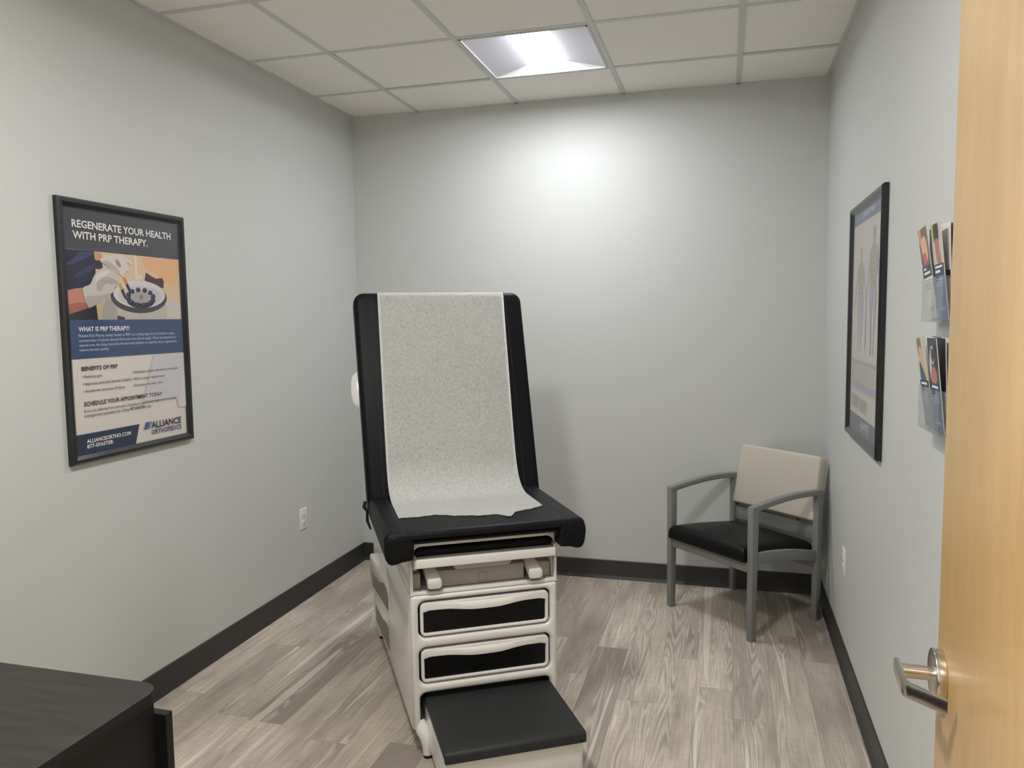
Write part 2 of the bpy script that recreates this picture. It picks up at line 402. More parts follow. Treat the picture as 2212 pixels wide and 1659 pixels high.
# ------------------------------------------------------------------ recessed ceiling lamps
def fixture(x0, x1, y0, y1, power, label, tint=(0.95, 0.97, 1.0)):
    cx, cy = (x0+x1)/2, (y0+y1)/2; h = 0.286; H = 0.075
    t = empty('recessed_ceiling_light', label, 'ceiling light', (cx, cy, ZC), 0.0, 'recessed ceiling lights')
    bm = new()
    for s in (-1, 1):
        box(bm, (s*h-0.006, -h-0.006, -0.003), (s*h+0.006, h+0.006, 0.004)); box(bm, (-h, s*h-0.006, -0.003), (h, s*h+0.006, 0.004))
    obj('frame', bm, M_tee, t)
    lw, le, H, D = 0.100, 0.225, 0.031, 0.036       # shallow side wings, lens set deeper in its slot
    for s in (-1, 1):
        bm = new(); hexa(bm, [(s*h, -h, 0), (s*h, h, 0), (s*(h+0.004), h, 0.004), (s*(h+0.004), -h, 0.004)], [(s*lw, -le, H), (s*lw, le, H), (s*(lw+0.004), le, H+0.004), (s*(lw+0.004), -le, H+0.004)])
        box(bm, (s*lw-0.001, -le, H), (s*lw+0.001, le, D))
        obj('reflector_wing', bm, M_perf, t)
        bm = new(); hexa(bm, [(-h, s*h, 0), (h, s*h, 0), (h, s*(h+0.004), 0.004), (-h, s*(h+0.004), 0.004)], [(-lw, s*le, D), (lw, s*le, D), (lw, s*(le+0.004), D+0.004), (-lw, s*(le+0.004), D+0.004)])
        obj('end_plate', bm, M_reflect, t)
    obj('housing', box(new(), (-h, -h, D+0.012), (h, h, D+0.10)), M_tee, t)
    ar = [(-lw*math.cos(PI*i/12), D-0.010*math.sin(PI*i/12)) for i in range(13)]
    obj('lens', prism(new(), ar+[(lw, D+0.006), (-lw, D+0.006)], 'y', -le, le), emission('lit_lens', tint, power), t, 'glowing white lens')
    return t
fixture(*bays[0], ROOM_LAMP, 'square recessed ceiling light glowing bright white above the exam table', (0.93, 0.94, 1.0))
fixture(*bays[1], FRONT_LAMP, 'square recessed ceiling light near the doorway', (1.0, 0.985, 0.97))
fixture(*bays[2], HALL_FILL, 'added fill light in the hallway, built as a square recessed ceiling light', (0.97, 0.975, 1.0))  # unseen lamp behind the camera, added as fill for the room

# ------------------------------------------------------------------ exam table
tb = empty('examination_table', 'white and black adjustable exam table with raised backrest and pull-out step, middle of room', 'exam table', (1.19, -2.0, 0), math.radians(31))
U0, U1, UC = -0.013, 0.517, 0.252
# front plate with openings
D1 = (0.013, 0.419, 0.492, 0.551); D2 = (0.013, 0.253, 0.492, 0.385)
out = [(U0, 0.095), (0.008, 0.085), (0.014, 0.10), (0.014, 0.195)]
for i in range(7):
    a = PI-0.5*PI*i/6; out.append((0.036+0.022*math.cos(a), 0.200+0.022*math.sin(a)))
for i in range(7):
    a = 0.5*PI-0.5*PI*i/6; out.append((0.468+0.022*math.cos(a), 0.200+0.022*math.sin(a)))
out += [(0.490, 0.10), (0.496, 0.085), (U1, 0.095)]
for i in range(6):
    a = 0.5*PI*i/5; out.append((U1-0.014+0.014*math.cos(a), 0.560+0.014*math.sin(a)))
for i in range(6):
    a = 0.5*PI+0.5*PI*i/5; out.append((U0+0.014+0.014*math.cos(a), 0.560+0.014*math.sin(a)))
holes = [rrect(d[0], d[1], d[2], d[3], 0.026, 6) for d in (D1, D2)]
bm = curve_plate(out, holes, 0.036, 0.013, 4); bm.transform(Matrix.Translation((0, 0.018, 0)) @ XZ)
obj('front_panel', bm, M_white, tb, angle=60)
# body behind the front panel: side skins flare slightly towards the rear
bm = new(); VB = 1.12
def side(u_f, u_r, sgn, z0, z1, v0=0.03):
    hexa(bm, [(u_f, v0, z0), (u_r, VB, z0), (u_r+sgn*0.012, VB, z0), (u_f+sgn*0.012, v0, z0)], [(u_f, v0, z1), (u_r, VB, z1), (u_r+sgn*0.012, VB, z1), (u_f+sgn*0.012, v0, z1)], 0.003)
side(U0, -0.035, 1, 0.088, 0.572); side(U1, 0.54, -1, 0.088, 0.572)
box(bm, (-0.03, VB-0.012, 0.09), (0.535, VB, 0.70)); box(bm, (-0.002, 0.05, 0.09), (0.506, VB-0.012, 0.10))
obj('body_shell', bm, M_white, tb)
bm = new(); box(bm, (0.001, 0.037, 0.225), (0.503, 0.06, 0.57)); box(bm, (0.001, 0.42, 0.10), (0.503, 0.43, 0.225))
box(bm, (0.001, 0.03, 0.10), (0.010, 0.42, 0.225)); box(bm, (0.494, 0.03, 0.10), (0.503, 0.42, 0.225))
obj('drawer_shade_liner', bm, M_dark, tb)  # black liner put in so the gaps around the drawers read as shade
# upper frame around the leg rest
arch_o = [(U0, 0.574), (U1, 0.574)]+[(U1, 0.735)]+[(U1-0.012+0.012*math.cos(a*PI/10), 0.752+0.012*math.sin(a*PI/10)) for a in range(6)]+[(U0+0.012-0.012*math.sin(a*PI/10), 0.752+0.012*math.cos(a*PI/10)) for a in range(6)]
hole = rrect(U0+0.010, 0.586, U1-0.010, 0.7445, [0.002, 0.002, 0.03, 0.03], 5)
bm = curve_plate(arch_o, [hole], 0.03, 0.002, 1); bm.transform(Matrix.Translation((0, 0.018, 0)) @ XZ)
side(U0, -0.02, 1, 0.574, 0.764, 0.03); side(U1, 0.524, -1, 0.574, 0.764, 0.03)
box(bm, (U0, 0.03, 0.752), (U1, 1.0, 0.764)); box(bm, (0.0, 0.004, 0.574), (0.504, 0.40, 0.5845))
obj('upper_frame', bm, M_white, tb)
bm = new(); box(bm, (0.0, 0.36, 0.585), (0.504, 0.37, 0.752)); obj('frame_back', bm, M_dark, tb)  # back of the recess, its shade put into the colour
# drawers
def drawer(z0, z1, name):
    bm = new(); x0, x1 = D1[0]+0.007, D1[2]-0.007; z0 += 0.006; z1 -= 0.007
    outl = rrect(x0, z0, x1, z1, 0.019, 6)
    hx0, hx1, hz0 = x0+0.011, x1-0.011, z0+0.010
    top = []
    N = 22
    for i in range(N+1):
        q = i/N; xx = hx1+(hx0-hx1)*q
        dip = math.exp(-((q-0.5)/0.25)**4)
        top.append((xx, z1-0.029-0.011*dip))
    top[0] = (hx1, top[0][1]-0.005); top[-1] = (hx0, top[-1][1]-0.005)
    hole = [(hx0+0.006, hz0), (hx1-0.006, hz0), (hx1, hz0+0.006)]+top+[(hx0, hz0+0.006)]
    bm = curve_plate(outl, [hole], 0.024, 0.004, 3); bm.transform(Matrix.Translation((0, 0.016, 0)) @ XZ)
    # the pull: a lip that swells outwards over the dark insert
    rings = []
    for i in range(15):
        q = i/14; xx = hx0+0.03+(hx1-hx0-0.06)*q; b = math.sin(PI*q)**0.7*0.010
        zt, zb_ = z1-0.006, z1-0.027-0.011*math.exp(-((q-0.5)/0.25)**4)
        zm = (zt+zb_)/2
        rings.append([(xx, 0.010, zt), (xx, 0.004-b*0.6, zm+0.008), (xx, 0.004-b, zm-0.004), (xx, 0.004-b*0.85, zb_+0.001), (xx, 0.010, zb_+0.001)])
    p = new(); loft(p, rings); put(bm, p)
    d = obj(name, bm, M_white, tb, angle=50)
    obj('drawer_insert', box(new(), (hx0-0.004, 0.014, hz0-0.004), (hx1+0.004, 0.034, z1-0.02)), M_black, d, 'black insert')
drawer(D1[1], D1[3], 'drawer'); drawer(D2[1], D2[3], 'drawer')
# pull-out step
sb = new(); SU0, SU1, SV, SZ = 0.031, 0.493, -0.358, 0.201
prism(sb, rrect(SU0+0.004, SV+0.012, SU1-0.004, 0.35, [0.02, 0.02, 0.002, 0.002]), 'z', 0.045, SZ-0.026, 0.003)
st = obj('step', sb, M_white, tb)
prof = [(SV, SZ-0.034)]+[(SV+0.014-0.014*math.cos(a*PI/12), SZ-0.014+0.014*math.sin(a*PI/12)) for a in range(7)]+[(0.35, SZ), (0.35, SZ-0.026), (SV+0.014, SZ-0.026), (SV+0.012, SZ-0.036)]
bm = new(); prism(bm, prof, 'x', SU0, SU1, 0.006, 3); obj('step_tread', bm, M_pad, st, 'black textured tread')
# feet
def foot(u, v, s=1):
    bm = new(); tube(bm, [(u-s*0.024, v+0.035, 0.115), (u-s*0.014, v+0.02, 0.09), (u-s*0.004, v+0.008, 0.07), (u, v, 0.045), (u, v, 0.012)], [0.020, 0.024, 0.023, 0.020, 0.0175], 16)
    f = obj('foot', bm, M_white, tb); bm = new(); tube(bm, [(u, v, 0.013), (u, v, 0.0)], [0.0145, 0.0155], 14); obj('rubber_tip', bm, M_rubber, f)
foot(0.033, -0.012, 1); foot(0.471, -0.012, -1); foot(-0.01, 1.06, 1); foot(0.515, 1.06, -1)
# leg rest tray, stirrups and their housing
bm = new(); box(bm, (-0.004, -0.034, 0.679), (0.502, -0.006, 0.709), 0.003); box(bm, (-0.002, -0.008, 0.700), (0.500, 0.35, 0.709), 0.002)
lr = obj('leg_rest', bm, M_white, tb)
box_ = new(); box(box_, (0.0, -0.004, 0.7095), (0.498, 0.35, 0.738), 0.011, 4); obj('leg_rest_pad', box_, M_vinyl, lr, 'black pad')
bm = new(); prism(bm, rrect(0.135, 0.657, 0.345, 0.690, [0.018, 0.018, 0.002, 0.002]), 'y', -0.012, 0.012, 0.003); obj('pull_handle', bm, M_white2, lr)
for uu in (-0.006, 0.496):
    bm = new(); prism(bm, rrect(uu, 0.672, uu+0.012, 0.722, 0.0055), 'y', -0.026, 0.02, 0.002); obj('end_bracket', bm, M_grey if uu < 0 else M_white2, lr)
bm = new(); box(bm, (-0.001, 0.034, 0.586), (0.027, 0.30, 0.640), 0.002); box(bm, (0.075, 0.030, 0.586), (0.402, 0.30, 0.645), 0.004); box(bm, (0.452, 0.034, 0.586), (0.500, 0.30, 0.640), 0.002)
hs = obj('stirrup_housing', bm, M_grey, tb)
bm = curve_plate(rrect(0.231, 0.593, 0.264, 0.626, 0.007), [rrect(0.2322, 0.5942, 0.2628, 0.6248, 0.006)], 0.002, 0.0003, 1); bm.transform(Matrix.Translation((0, 0.0295, 0)) @ XZ)
obj('embossed_square', bm, M_recess, hs)
def stirrup(u):
    rings = []
    for (uu, v, z, w, hgt) in ((u, -0.014, 0.6095, 0.040, 0.026), (u, -0.011, 0.6125, 0.050, 0.034), (u-0.001, 0.004, 0.620, 0.050, 0.036), (u-0.004, 0.03, 0.633, 0.046, 0.032), (u-0.010, 0.07, 0.648, 0.038, 0.026), (u-0.018, 0.13, 0.660, 0.030, 0.020), (u-0.022, 0.25, 0.664, 0.028, 0.018)):
        rings.append([(uu+x, v-y*0.25, z+y) for x, y in rrect(-w/2, -hgt/2, w/2, hgt/2, min(w, hgt)*0.28, 4)])
    s = obj('stirrup', loft(new(), rings), M_white, tb)
    bm = new(); prism(bm, rrect(u-0.030, -0.006, u+0.026, 0.030, 0.016), 'z', 0.5846, 0.5875, 0.001); obj('stirrup_rest', bm, M_grey, s)
stirrup(0.070); stirrup(0.434)
for uu in (0.022, 0.474): obj('tray_screw', cyl(new(), (uu, 0.016), 'z', 0.004, 0.5845, 0.586, 12), M_slot, tb)
# seat cushion: an inverted U so that the sides hang lower than the front roll
zt, L, R = 0.815, -0.104, 0.608
bm = new(); prism(bm, rrect(L, 0.768, R, zt, [0.012, 0.012, 0.026, 0.026], 6), 'y', -0.060, 0.57, 0.021, 5)
for s_ in (1, -1):
    X_ = lambda x: x if s_ > 0 else 2*UC-x
    wing = [(X_(x), z) for x, z in [(L+0.034, 0.8075), (L+0.010, 0.800), (L+0.0005, 0.785), (L-0.0008, 0.765), (L+0.004, 0.728), (L+0.012, 0.712), (L+0.024, 0.7055), (L+0.040, 0.707), (L+0.058, 0.713), (-0.012, 0.716), (-0.005, 0.722), (-0.003, 0.796)]]
    prism(bm, wing, 'y', -0.0622, 0.565, 0.014, 4)
seat = obj('seat_cushion', bm, M_vinyl, tb, angle=60)
bm = new()
for x0, x1 in ((L+0.062, L+0.066), (R-0.066, R-0.062)):
    prism(bm, [(-0.0635, 0.775), (-0.061, 0.795), (-0.055, 0.8085), (-0.045, 0.8150), (-0.03, 0.8158), (0.5, 0.8158), (0.5, 0.812), (-0.03, 0.812), (-0.05, 0.80), (-0.058, 0.78)], 'x', (x0+x1)/2-0.0009, (x0+x1)/2+0.0009)
obj('seam', bm, M_rubber, seat)
bm = new(); tube(bm, [(-0.118, 0.50, 0.800), (-0.123, 0.49, 0.780), (-0.113, 0.48, 0.765), (-0.116, 0.44, 0.735), (-0.108, 0.40, 0.715)], [0.006, 0.008, 0.005, 0.006, 0.004], 8); obj('fabric_fold', bm, M_vinyl, seat)
# backrest: built flat (x, thickness y, height z) then leaned back
lean = Matrix.Translation((0, 0.487, 0.792)) @ Matrix.Rotation(-math.atan2(0.31, 0.845), 4, 'X')
BL_ = 0.905
ol = [(UC-0.360, -0.035), (UC+0.360, -0.035), (UC+0.372, BL_-0.045)]
ol += [(UC+0.372-0.045+0.045*math.cos(a*PI/12), BL_-0.045+0.045*math.sin(a*PI/12)) for a in range(1, 7)]
ol += [(2*UC-x, z) for x, z in ol[::-1]][:-2][0:0]
ol += [(UC-0.372+0.045-0.045*math.sin(a*PI/12), BL_-0.045+0.045*math.cos(a*PI/12)) for a in range(0, 7)]
bm = new(); prism(bm, ol, 'y', 0.0, 0.085, 0.024, 5, mtx=lean)
back = obj('backrest', bm, M_vinyl, tb, angle=60)
bm = new()
for x in (UC-0.295, UC+0.295): box(bm, (x-0.0009, -0.0008, 0.02), (x+0.0009, 0.003, BL_-0.03), mtx=lean)
obj('seam', bm, M_rubber, back)
bm = new(); prism(bm, rrect(UC-0.33, 0.03, UC+0.33, BL_-0.06, 0.05), 'y', 0.086, 0.12, 0.01, mtx=lean); obj('backrest_shell', bm, M_white, tb)
for s in (-1, 1):
    cx = UC+s*0.350; rings = []
    for k in range(9):
        q = k/8; rr_ = math.sin(PI*(0.08+0.84*q))**0.5
        sp = lambda v, e: math.copysign(abs(v)**e, v)
        rings.append([lean @ Vector((cx+s*0.047*rr_*sp(math.cos(t*PI/10), 0.7), 0.078+0.04*q, 0.497+0.082*rr_*sp(math.sin(t*PI/10), 0.75))) for t in range(20)])
    obj('backrest_grip', loft(new(), rings), M_white, tb)
# lift column carrying the backrest behind the seat
bm = new(); box(bm, (0.05, 0.60, 0.70), (0.454, 1.05, 0.775), 0.02); obj('rear_cover', bm, M_white, tb)
# side drawers on the left flank (with recessed pulls)
def flank(z0, z1, uf, ur, v0, v1, name):
    bm = new()
    o4 = lambda z: [(uf, v0, z), (ur, v1, z), (ur+0.05, v1, z), (uf+0.03, v0, z)]
    hexa(bm, o4(z0), o4(z1), 0.010, 3)
    d = obj(name, bm, M_white, tb)
    # recess outline on the flank plane
    def pt(q, zz, off): return (uf+(ur-uf)*q-off, v0+(v1-v0)*q, zz)
    zz0, zz1 = z0+0.018, z1-0.035
    ring = [(0.06, zz0), (0.06, zz1-0.04), (0.14, zz1-0.012), (0.26, zz1-0.004), (0.36, zz1-0.016), (0.48, zz1-0.03), (0.86, zz1-0.035), (0.86, zz0)]
    bm = new(); a = [pt(q, z, 0.0012) for q, z in ring]; b = [pt(q, z, -0.004) for q, z in ring]
    loft(bm, [b, a]); obj('handle_recess', bm, M_recess, d)
flank(0.285, 0.437, -0.024, -0.066, 0.57, 1.00, 'side_drawer')
flank(0.105, 0.262, -0.020, -0.048, 0.55, 1.05, 'side_drawer')

# exam paper over the backrest and seat (a thing of its own)
ep = new(); path = []
ro = 0.0268
top_ = [(0.0868, BL_-0.30), (0.0868, BL_-0.10)]+[(0.060+ro*math.cos(a*PI/12), BL_-0.024+ro*math.sin(a*PI/12)) for a in range(7)]+[(0.042, BL_+0.0026)]+[(0.024-ro*math.sin(a*PI/12), BL_-0.024+ro*math.cos(a*PI/12)) for a in range(7)]+[(-0.0022, BL_-0.05)]
front = [lean @ Vector((0, y, z)) for y, z in top_]
path += [(p.y, p.z) for p in front]
for i in range(1, 15):
    p = lean @ Vector((0, -0.0020-0.006*max(0, (i-9)/5)**2, (BL_-0.05)-(BL_-0.05-0.21)*i/14)); path.append((p.y, p.z))
y0, z0 = path[-1]; vs0 = 0.36
P0, P1, P2 = Vector((y0, z0)), Vector((y0-0.055, z0-0.15)), Vector((vs0, 0.8165))
d0 = (lean.to_3x3() @ Vector((0, 0, -1))); P1 = P0+Vector((d0.y, d0.z))*0.13; P1b = Vector((0.455, 0.825))
for i in range(1, 13):
    t = i/12; q = P0*(1-t)**3+3*P1*(1-t)**2*t+3*P1b*(1-t)*t*t+P2*t**3; path.append((q.x, q.y))
NU = 44; base_n = len(path)
tear = []
for j in range(NU+1):
    q = j/NU
    e = 0.120+0.012*math.sin(q*7)+0.006*math.sin(q*31+1)+0.003*math.sin(q*83)
    if q > 0.30: e -= 0.035*min(1, (q-0.30)/0.1)
    e -= 0.055*math.exp(-((q-0.70)/0.035)**2)
    if q > 0.74: e += 0.055*(q-0.74)/0.26
    tear.append(e)
rows = []
for (v, z) in path:
    fr = max(0.0, min(1.0, (z-0.82)/0.84)); row = []
    for j in range(NU+1):
        q = j/NU; u = (-0.028+0.010*fr)+q*(0.541+0.018*fr)
        row.append(ep.verts.new((u, v-0.0008*math.sin(q*9+z*14)*min(1, abs(z-0.82)*6), z+0.0003)))
    rows.append(row)
for k in range(1, 13):
    row = []
    for j in range(NU+1):
        q = j/NU; v = vs0+(tear[j]-vs0)*k/12; u = -0.028+q*0.541-0.004*(k/12)*(1-q)
        row.append(ep.verts.new((u, v, 0.8170+0.0016*abs(math.sin(q*11+v*30))*(k/12)+0.004*(k/12)**3*math.exp(-((q-0.72)/0.05)**2))))
    rows.append(row)
for A, B in zip(rows, rows[1:]):
    for j in range(NU): ep.faces.new((A[j], A[j+1], B[j+1], B[j]))
bmesh.ops.solidify(ep, geom=ep.faces[:], thickness=0.0004)
po = obj('exam_paper', ep, M_paper, angle=80)
po.location = tb.location; po.rotation_euler = tb.rotation_euler
tag(po, 'white crepe paper sheet draped down the exam table backrest onto its seat, torn edge', 'paper')

# ------------------------------------------------------------------ guest chair
ch = empty('guest_chair', 'grey framed armchair with black vinyl seat and oatmeal fabric back, in the corner', 'chair', (2.301, -0.368, 0), math.radians(-42.9))
lx, ly = 0.268, 0.2325
for sx in (-1, 1):
    bm = new(); c = lambda x, y, a, b, z: [(x-a, y-b, z), (x+a, y-b, z), (x+a, y+b, z), (x-a, y+b, z)]
    hexa(bm, c(sx*lx, -ly, 0.0145, 0.0165, 0), c(sx*lx, -ly+0.004, 0.0165, 0.0205, 0.6375), 0.002); obj('leg', bm, M_cgrey, ch)
    bm = new(); hexa(bm, c(sx*lx, ly, 0.0145, 0.0165, 0), c(sx*lx, ly+0.004, 0.0165, 0.0205, 0.640), 0.002); obj('leg', bm, M_cgrey, ch)
    # arm: shallow arch
    a0, a1 = -ly-0.016, ly+0.024; up, dn = [], []
    for i in range(15):
        q = i/14; y = a0+(a1-a0)*q; z = 0.638+0.014*q+0.020*math.sin(PI*min(1, q*0.9))
        up.append((y, z)); dn.append((y, z-0.026))
    bm = new(); prism(bm, up+dn[::-1], 'x', sx*lx-0.0175, sx*lx+0.0175, 0.002, 2); obj('armrest', bm, M_cgrey, ch)
    up, dn = [], []
    for i in range(11):
        q = i/10; y = -ly+0.017+(2*ly-0.034)*q; z = 0.418-0.060*q+0.012*math.sin(PI*q)
        up.append((y, z)); dn.append((y, z-0.052))
    bm = new(); prism(bm, up+dn[::-1], 'x', sx*lx-0.0095, sx*lx+0.0115, 0.002, 2); obj('side_rail', bm, M_cgrey, ch)
obj('front_rail', box(new(), (-lx+0.014, -ly-0.012, 0.325), (lx-0.014, -ly+0.010, 0.374), 0.002), M_cgrey, ch)
obj('rear_rail', box(new(), (-lx+0.014, ly-0.012, 0.265), (lx-0.014, ly+0.010, 0.315), 0.002), M_cgrey, ch)
pts = []; 
for i in range(13): x = -lx+0.014+(2*lx-0.028)*i/12; pts.append((x, ly-0.004+0.018*math.sin(PI*i/12)))
bm = new(); prism(bm, pts+[(x, y+0.02) for x, y in pts[::-1]], 'z', 0.405, 0.475, 0.002, 2); obj('back_rail', bm, M_cgrey, ch)
# seat cushion: crowned, tilted back
def cushion(bm, x0, x1, y0, y1, z0, h, crown, r, nx=20, ny=20, rf=None):
    def prof(t, a, b, r):
        d = min(t-a, b-t); return 1 if d >= r else math.sqrt(max(0, 1-((r-d)/r)**2))
    xs = [x0+(x1-x0)*(0.5-0.5*math.cos(PI*i/nx)) for i in range(nx+1)]; ys = [y0+(y1-y0)*(0.5-0.5*math.cos(PI*i/ny)) for i in range(ny+1)]
    top = [[bm.verts.new((x, y, z0+h*0.55+h*0.45*min(prof(x, x0, x1, r), prof(y, y0, y1, r))+crown*(1-((2*x-x0-x1)/(x1-x0))**2)*(1-((2*y-y0-y1)/(y1-y0))**2))) for y in ys] for x in xs]
    bot = [[bm.verts.new((x, y, z0+h*0.10-h*0.10*min(prof(x, x0, x1, 0.01), prof(y, y0, y1, 0.01)))) for y in ys] for x in xs]
    for G in (top, bot):
        for i in range(nx):
            for j in range(ny): bm.faces.new((G[i][j], G[i+1][j], G[i+1][j+1], G[i][j+1]))
    per = [(i, 0) for i in range(nx)]+[(nx, j) for j in range(ny)]+[(i, ny) for i in range(nx, 0, -1)]+[(0, j) for j in range(ny, 0, -1)]
    for (a, b), (c2, d) in zip(per, per[1:]+per[:1]): bm.faces.new((top[a][b], top[c2][d], bot[c2][d], bot[a][b]))
    return bm
bm = cushion(new(), -0.250, 0.250, -0.272, 0.218, 0, 0.072, 0.030, 0.035)
bm.transform(Matrix.Translation((0, -0.272, 0.3745)) @ Matrix.Rotation(math.radians(-5.5), 4, 'X') @ Matrix.Translation((0, 0.272, 0)))
obj('seat', bm, M_cseat, ch, angle=60)
bm = new(); prism(bm, rrect(-0.258, 0, 0.258, 0.322, [0.014, 0.014, 0.03, 0.03], 6), 'y', 0, 0.062, 0.013, 4)
for v in bm.verts:
    v.co.y += 0.018*(v.co.x/0.258)**2*-1+0.006*math.sin(PI*v.co.z/0.322)*-1
    v.co.x *= 1.012-0.024*v.co.z/0.322
bm.transform(Matrix.Translation((0, 0.222, 0.500)) @ Matrix.Rotation(-math.radians(11), 4, 'X'))
obj('backrest', bm, M_cback, ch, angle=50)
for sx in (-1, 1):
    bm = new(); hexa(bm, [(sx*0.12-0.012, ly+0.012, 0.47), (sx*0.12+0.012, ly+0.012, 0.47), (sx*0.12+0.012, ly+0.036, 0.47), (sx*0.12-0.012, ly+0.036, 0.47)], [(sx*0.12-0.012, 0.318, 0.74), (sx*0.12+0.012, 0.318, 0.74), (sx*0.12+0.012, 0.336, 0.74), (sx*0.12-0.012, 0.336, 0.74)], 0.002)
    obj('back_post', bm, M_cgrey, ch)

# ------------------------------------------------------------------ posters
def frame_bm(w, h, fw, d):
    bm = new(); prof = [(0, 0), (0, -d*0.7), (fw*0.22, -d), (fw*0.55, -d*0.96), (fw*0.92, -d*0.62), (fw, -d*0.55), (fw, 0)]
    cs = [(0, 0, 1, 1), (w, 0, -1, 1), (w, h, -1, -1), (0, h, 1, -1)]
    rings = [[(cx+sx*t, y, cz+sz*t) for t, y in prof] for cx, cz, sx, sz in cs]; rings.append(rings[0])
    vs_ = [[bm.verts.new(c) for c in r] for r in rings[:4]]
    n = len(prof)
    for a in range(4):
        A, B = vs_[a], vs_[(a+1) % 4]
        for i in range(n): bm.faces.new((A[i], A[(i+1) % n], B[(i+1) % n], B[i]))
    return bm
FW = 0.030
NAVY, SLATE, INK = (56, 72, 104), (74, 74, 80), (40, 42, 56)
p1 = empty('framed_poster', 'black framed poster on regenerating health with PRP therapy, left wall', 'poster', (0.0, -2.236, 1.0235), PI/2)
obj('frame', frame_bm(0.641, 0.934, FW, 0.022), M_frame, p1, angle=20)
s = Sheet(0.585, 0.890, (222, 214, 206))
s.rect(0, 0.826, 1, 1, SLATE)
PH = [('tan',(222, 193, 158),[(0.0, 0.826), (1.003, 0.826), (1.005, 0.547), (0.0, 0.547)],0),
('wallp',(216, 196, 164),[(0.22, 0.826), (0.571, 0.826), (0.57, 0.7), (0.22, 0.7)],0),
('seam',(238, 220, 188),[(0.571, 0.826), (0.584, 0.826), (0.581, 0.721), (0.568, 0.721)],0),
('glowtan',(228, 180, 135),[(0.655, 0.820), (0.985, 0.820), (0.99, 0.758), (0.905, 0.702), (0.758, 0.751), (0.658, 0.775)],1),
('counter',(208, 200, 190),[(0.848, 0.643), (1.0, 0.62), (1.0, 0.547), (0.838, 0.547)],0),
('scrub',(44, 45, 66),[(0, 0.825), (0.227, 0.826), (0.232, 0.788), (0.232, 0.741), (0.179, 0.681), (0.123, 0.675), (0, 0.658)],0),
('fold',(68, 68, 108),[(0.003, 0.767), (0.061, 0.787), (0.126, 0.818), (0.220, 0.820), (0.193, 0.807), (0.121, 0.783), (0.039, 0.765)],1),
('fold',(60, 62, 98),[(0.053, 0.717), (0.131, 0.748), (0.225, 0.776), (0.227, 0.762), (0.15, 0.731), (0.087, 0.716)],1),
('dark',(50, 48, 54),[(0, 0.573), (0.228, 0.613), (0.23, 0.549), (0, 0.549)],0),
('shade',(62, 48, 48),[(0.227, 0.795), (0.277, 0.791), (0.288, 0.761), (0.23, 0.757)],1),
('cloth',(196, 178, 140),[(0.221, 0.613), (0.282, 0.64), (0.264, 0.549), (0.23, 0.549)],0),
('skin',(196, 138, 118),[(0, 0.662), (0.061, 0.672), (0.126, 0.677), (0.143, 0.638), (0.166, 0.598), (0.085, 0.584), (0, 0.569)],0),
('skins',(168, 104, 88),[(0, 0.608), (0.089, 0.619), (0.157, 0.613), (0.166, 0.598), (0.085, 0.583), (0, 0.569)],0),
('skin2',(205, 155, 130),[(0.227, 0.826), (0.292, 0.822), (0.284, 0.79), (0.234, 0.791)],0),
('body',(192, 184, 175),[(0.367, 0.637), (0.851, 0.643), (0.85, 0.549), (0.25, 0.549), (0.286, 0.614), (0.32, 0.651)],0),
('bodys',(172, 165, 158),[(0.304, 0.644), (0.377, 0.626), (0.399, 0.549), (0.256, 0.549), (0.278, 0.606)],0),
('bodyd',(58, 56, 66),[(0.391, 0.566), (0.455, 0.558), (0.454, 0.549), (0.389, 0.549)],0),
('darkitem',(78, 54, 52),[(0.664, 0.756), (0.714, 0.741), (0.756, 0.731), (0.818, 0.736), (0.834, 0.721), (0.826, 0.688), (0.752, 0.7), (0.648, 0.721)],0)]
for n_, c_, pp, sm in PH: s.poly(pp, c_, bool(sm))
s.ell(0.595, 0.732, 0.032, 0.011, (222, 212, 204))
s.ell(0.598, 0.646, 0.257, 0.070, (58, 57, 60)); s.ell(0.600, 0.640, 0.250, 0.062, (74, 72, 74)); s.ell(0.602, 0.658, 0.237, 0.060, (214, 208, 206)); s.ell(0.602, 0.650, 0.200, 0.045, (200, 194, 194))
s.ell(0.605, 0.630, 0.127, 0.033, (52, 52, 66)); s.ell(0.606, 0.645, 0.095, 0.026, (172, 166, 160))
for k in range(12):
    a = 2*PI*k/12+0.2; s.ell(0.606+0.118*math.cos(a), 0.645+0.033*math.sin(a), 0.022, 0.0105, (40, 44, 74), 14); s.ell(0.606+0.118*math.cos(a)-0.005, 0.648+0.033*math.sin(a), 0.010, 0.004, (92, 96, 124), 10)
s.ell(0.606, 0.646, 0.016, 0.012, (140, 130, 130), 14)
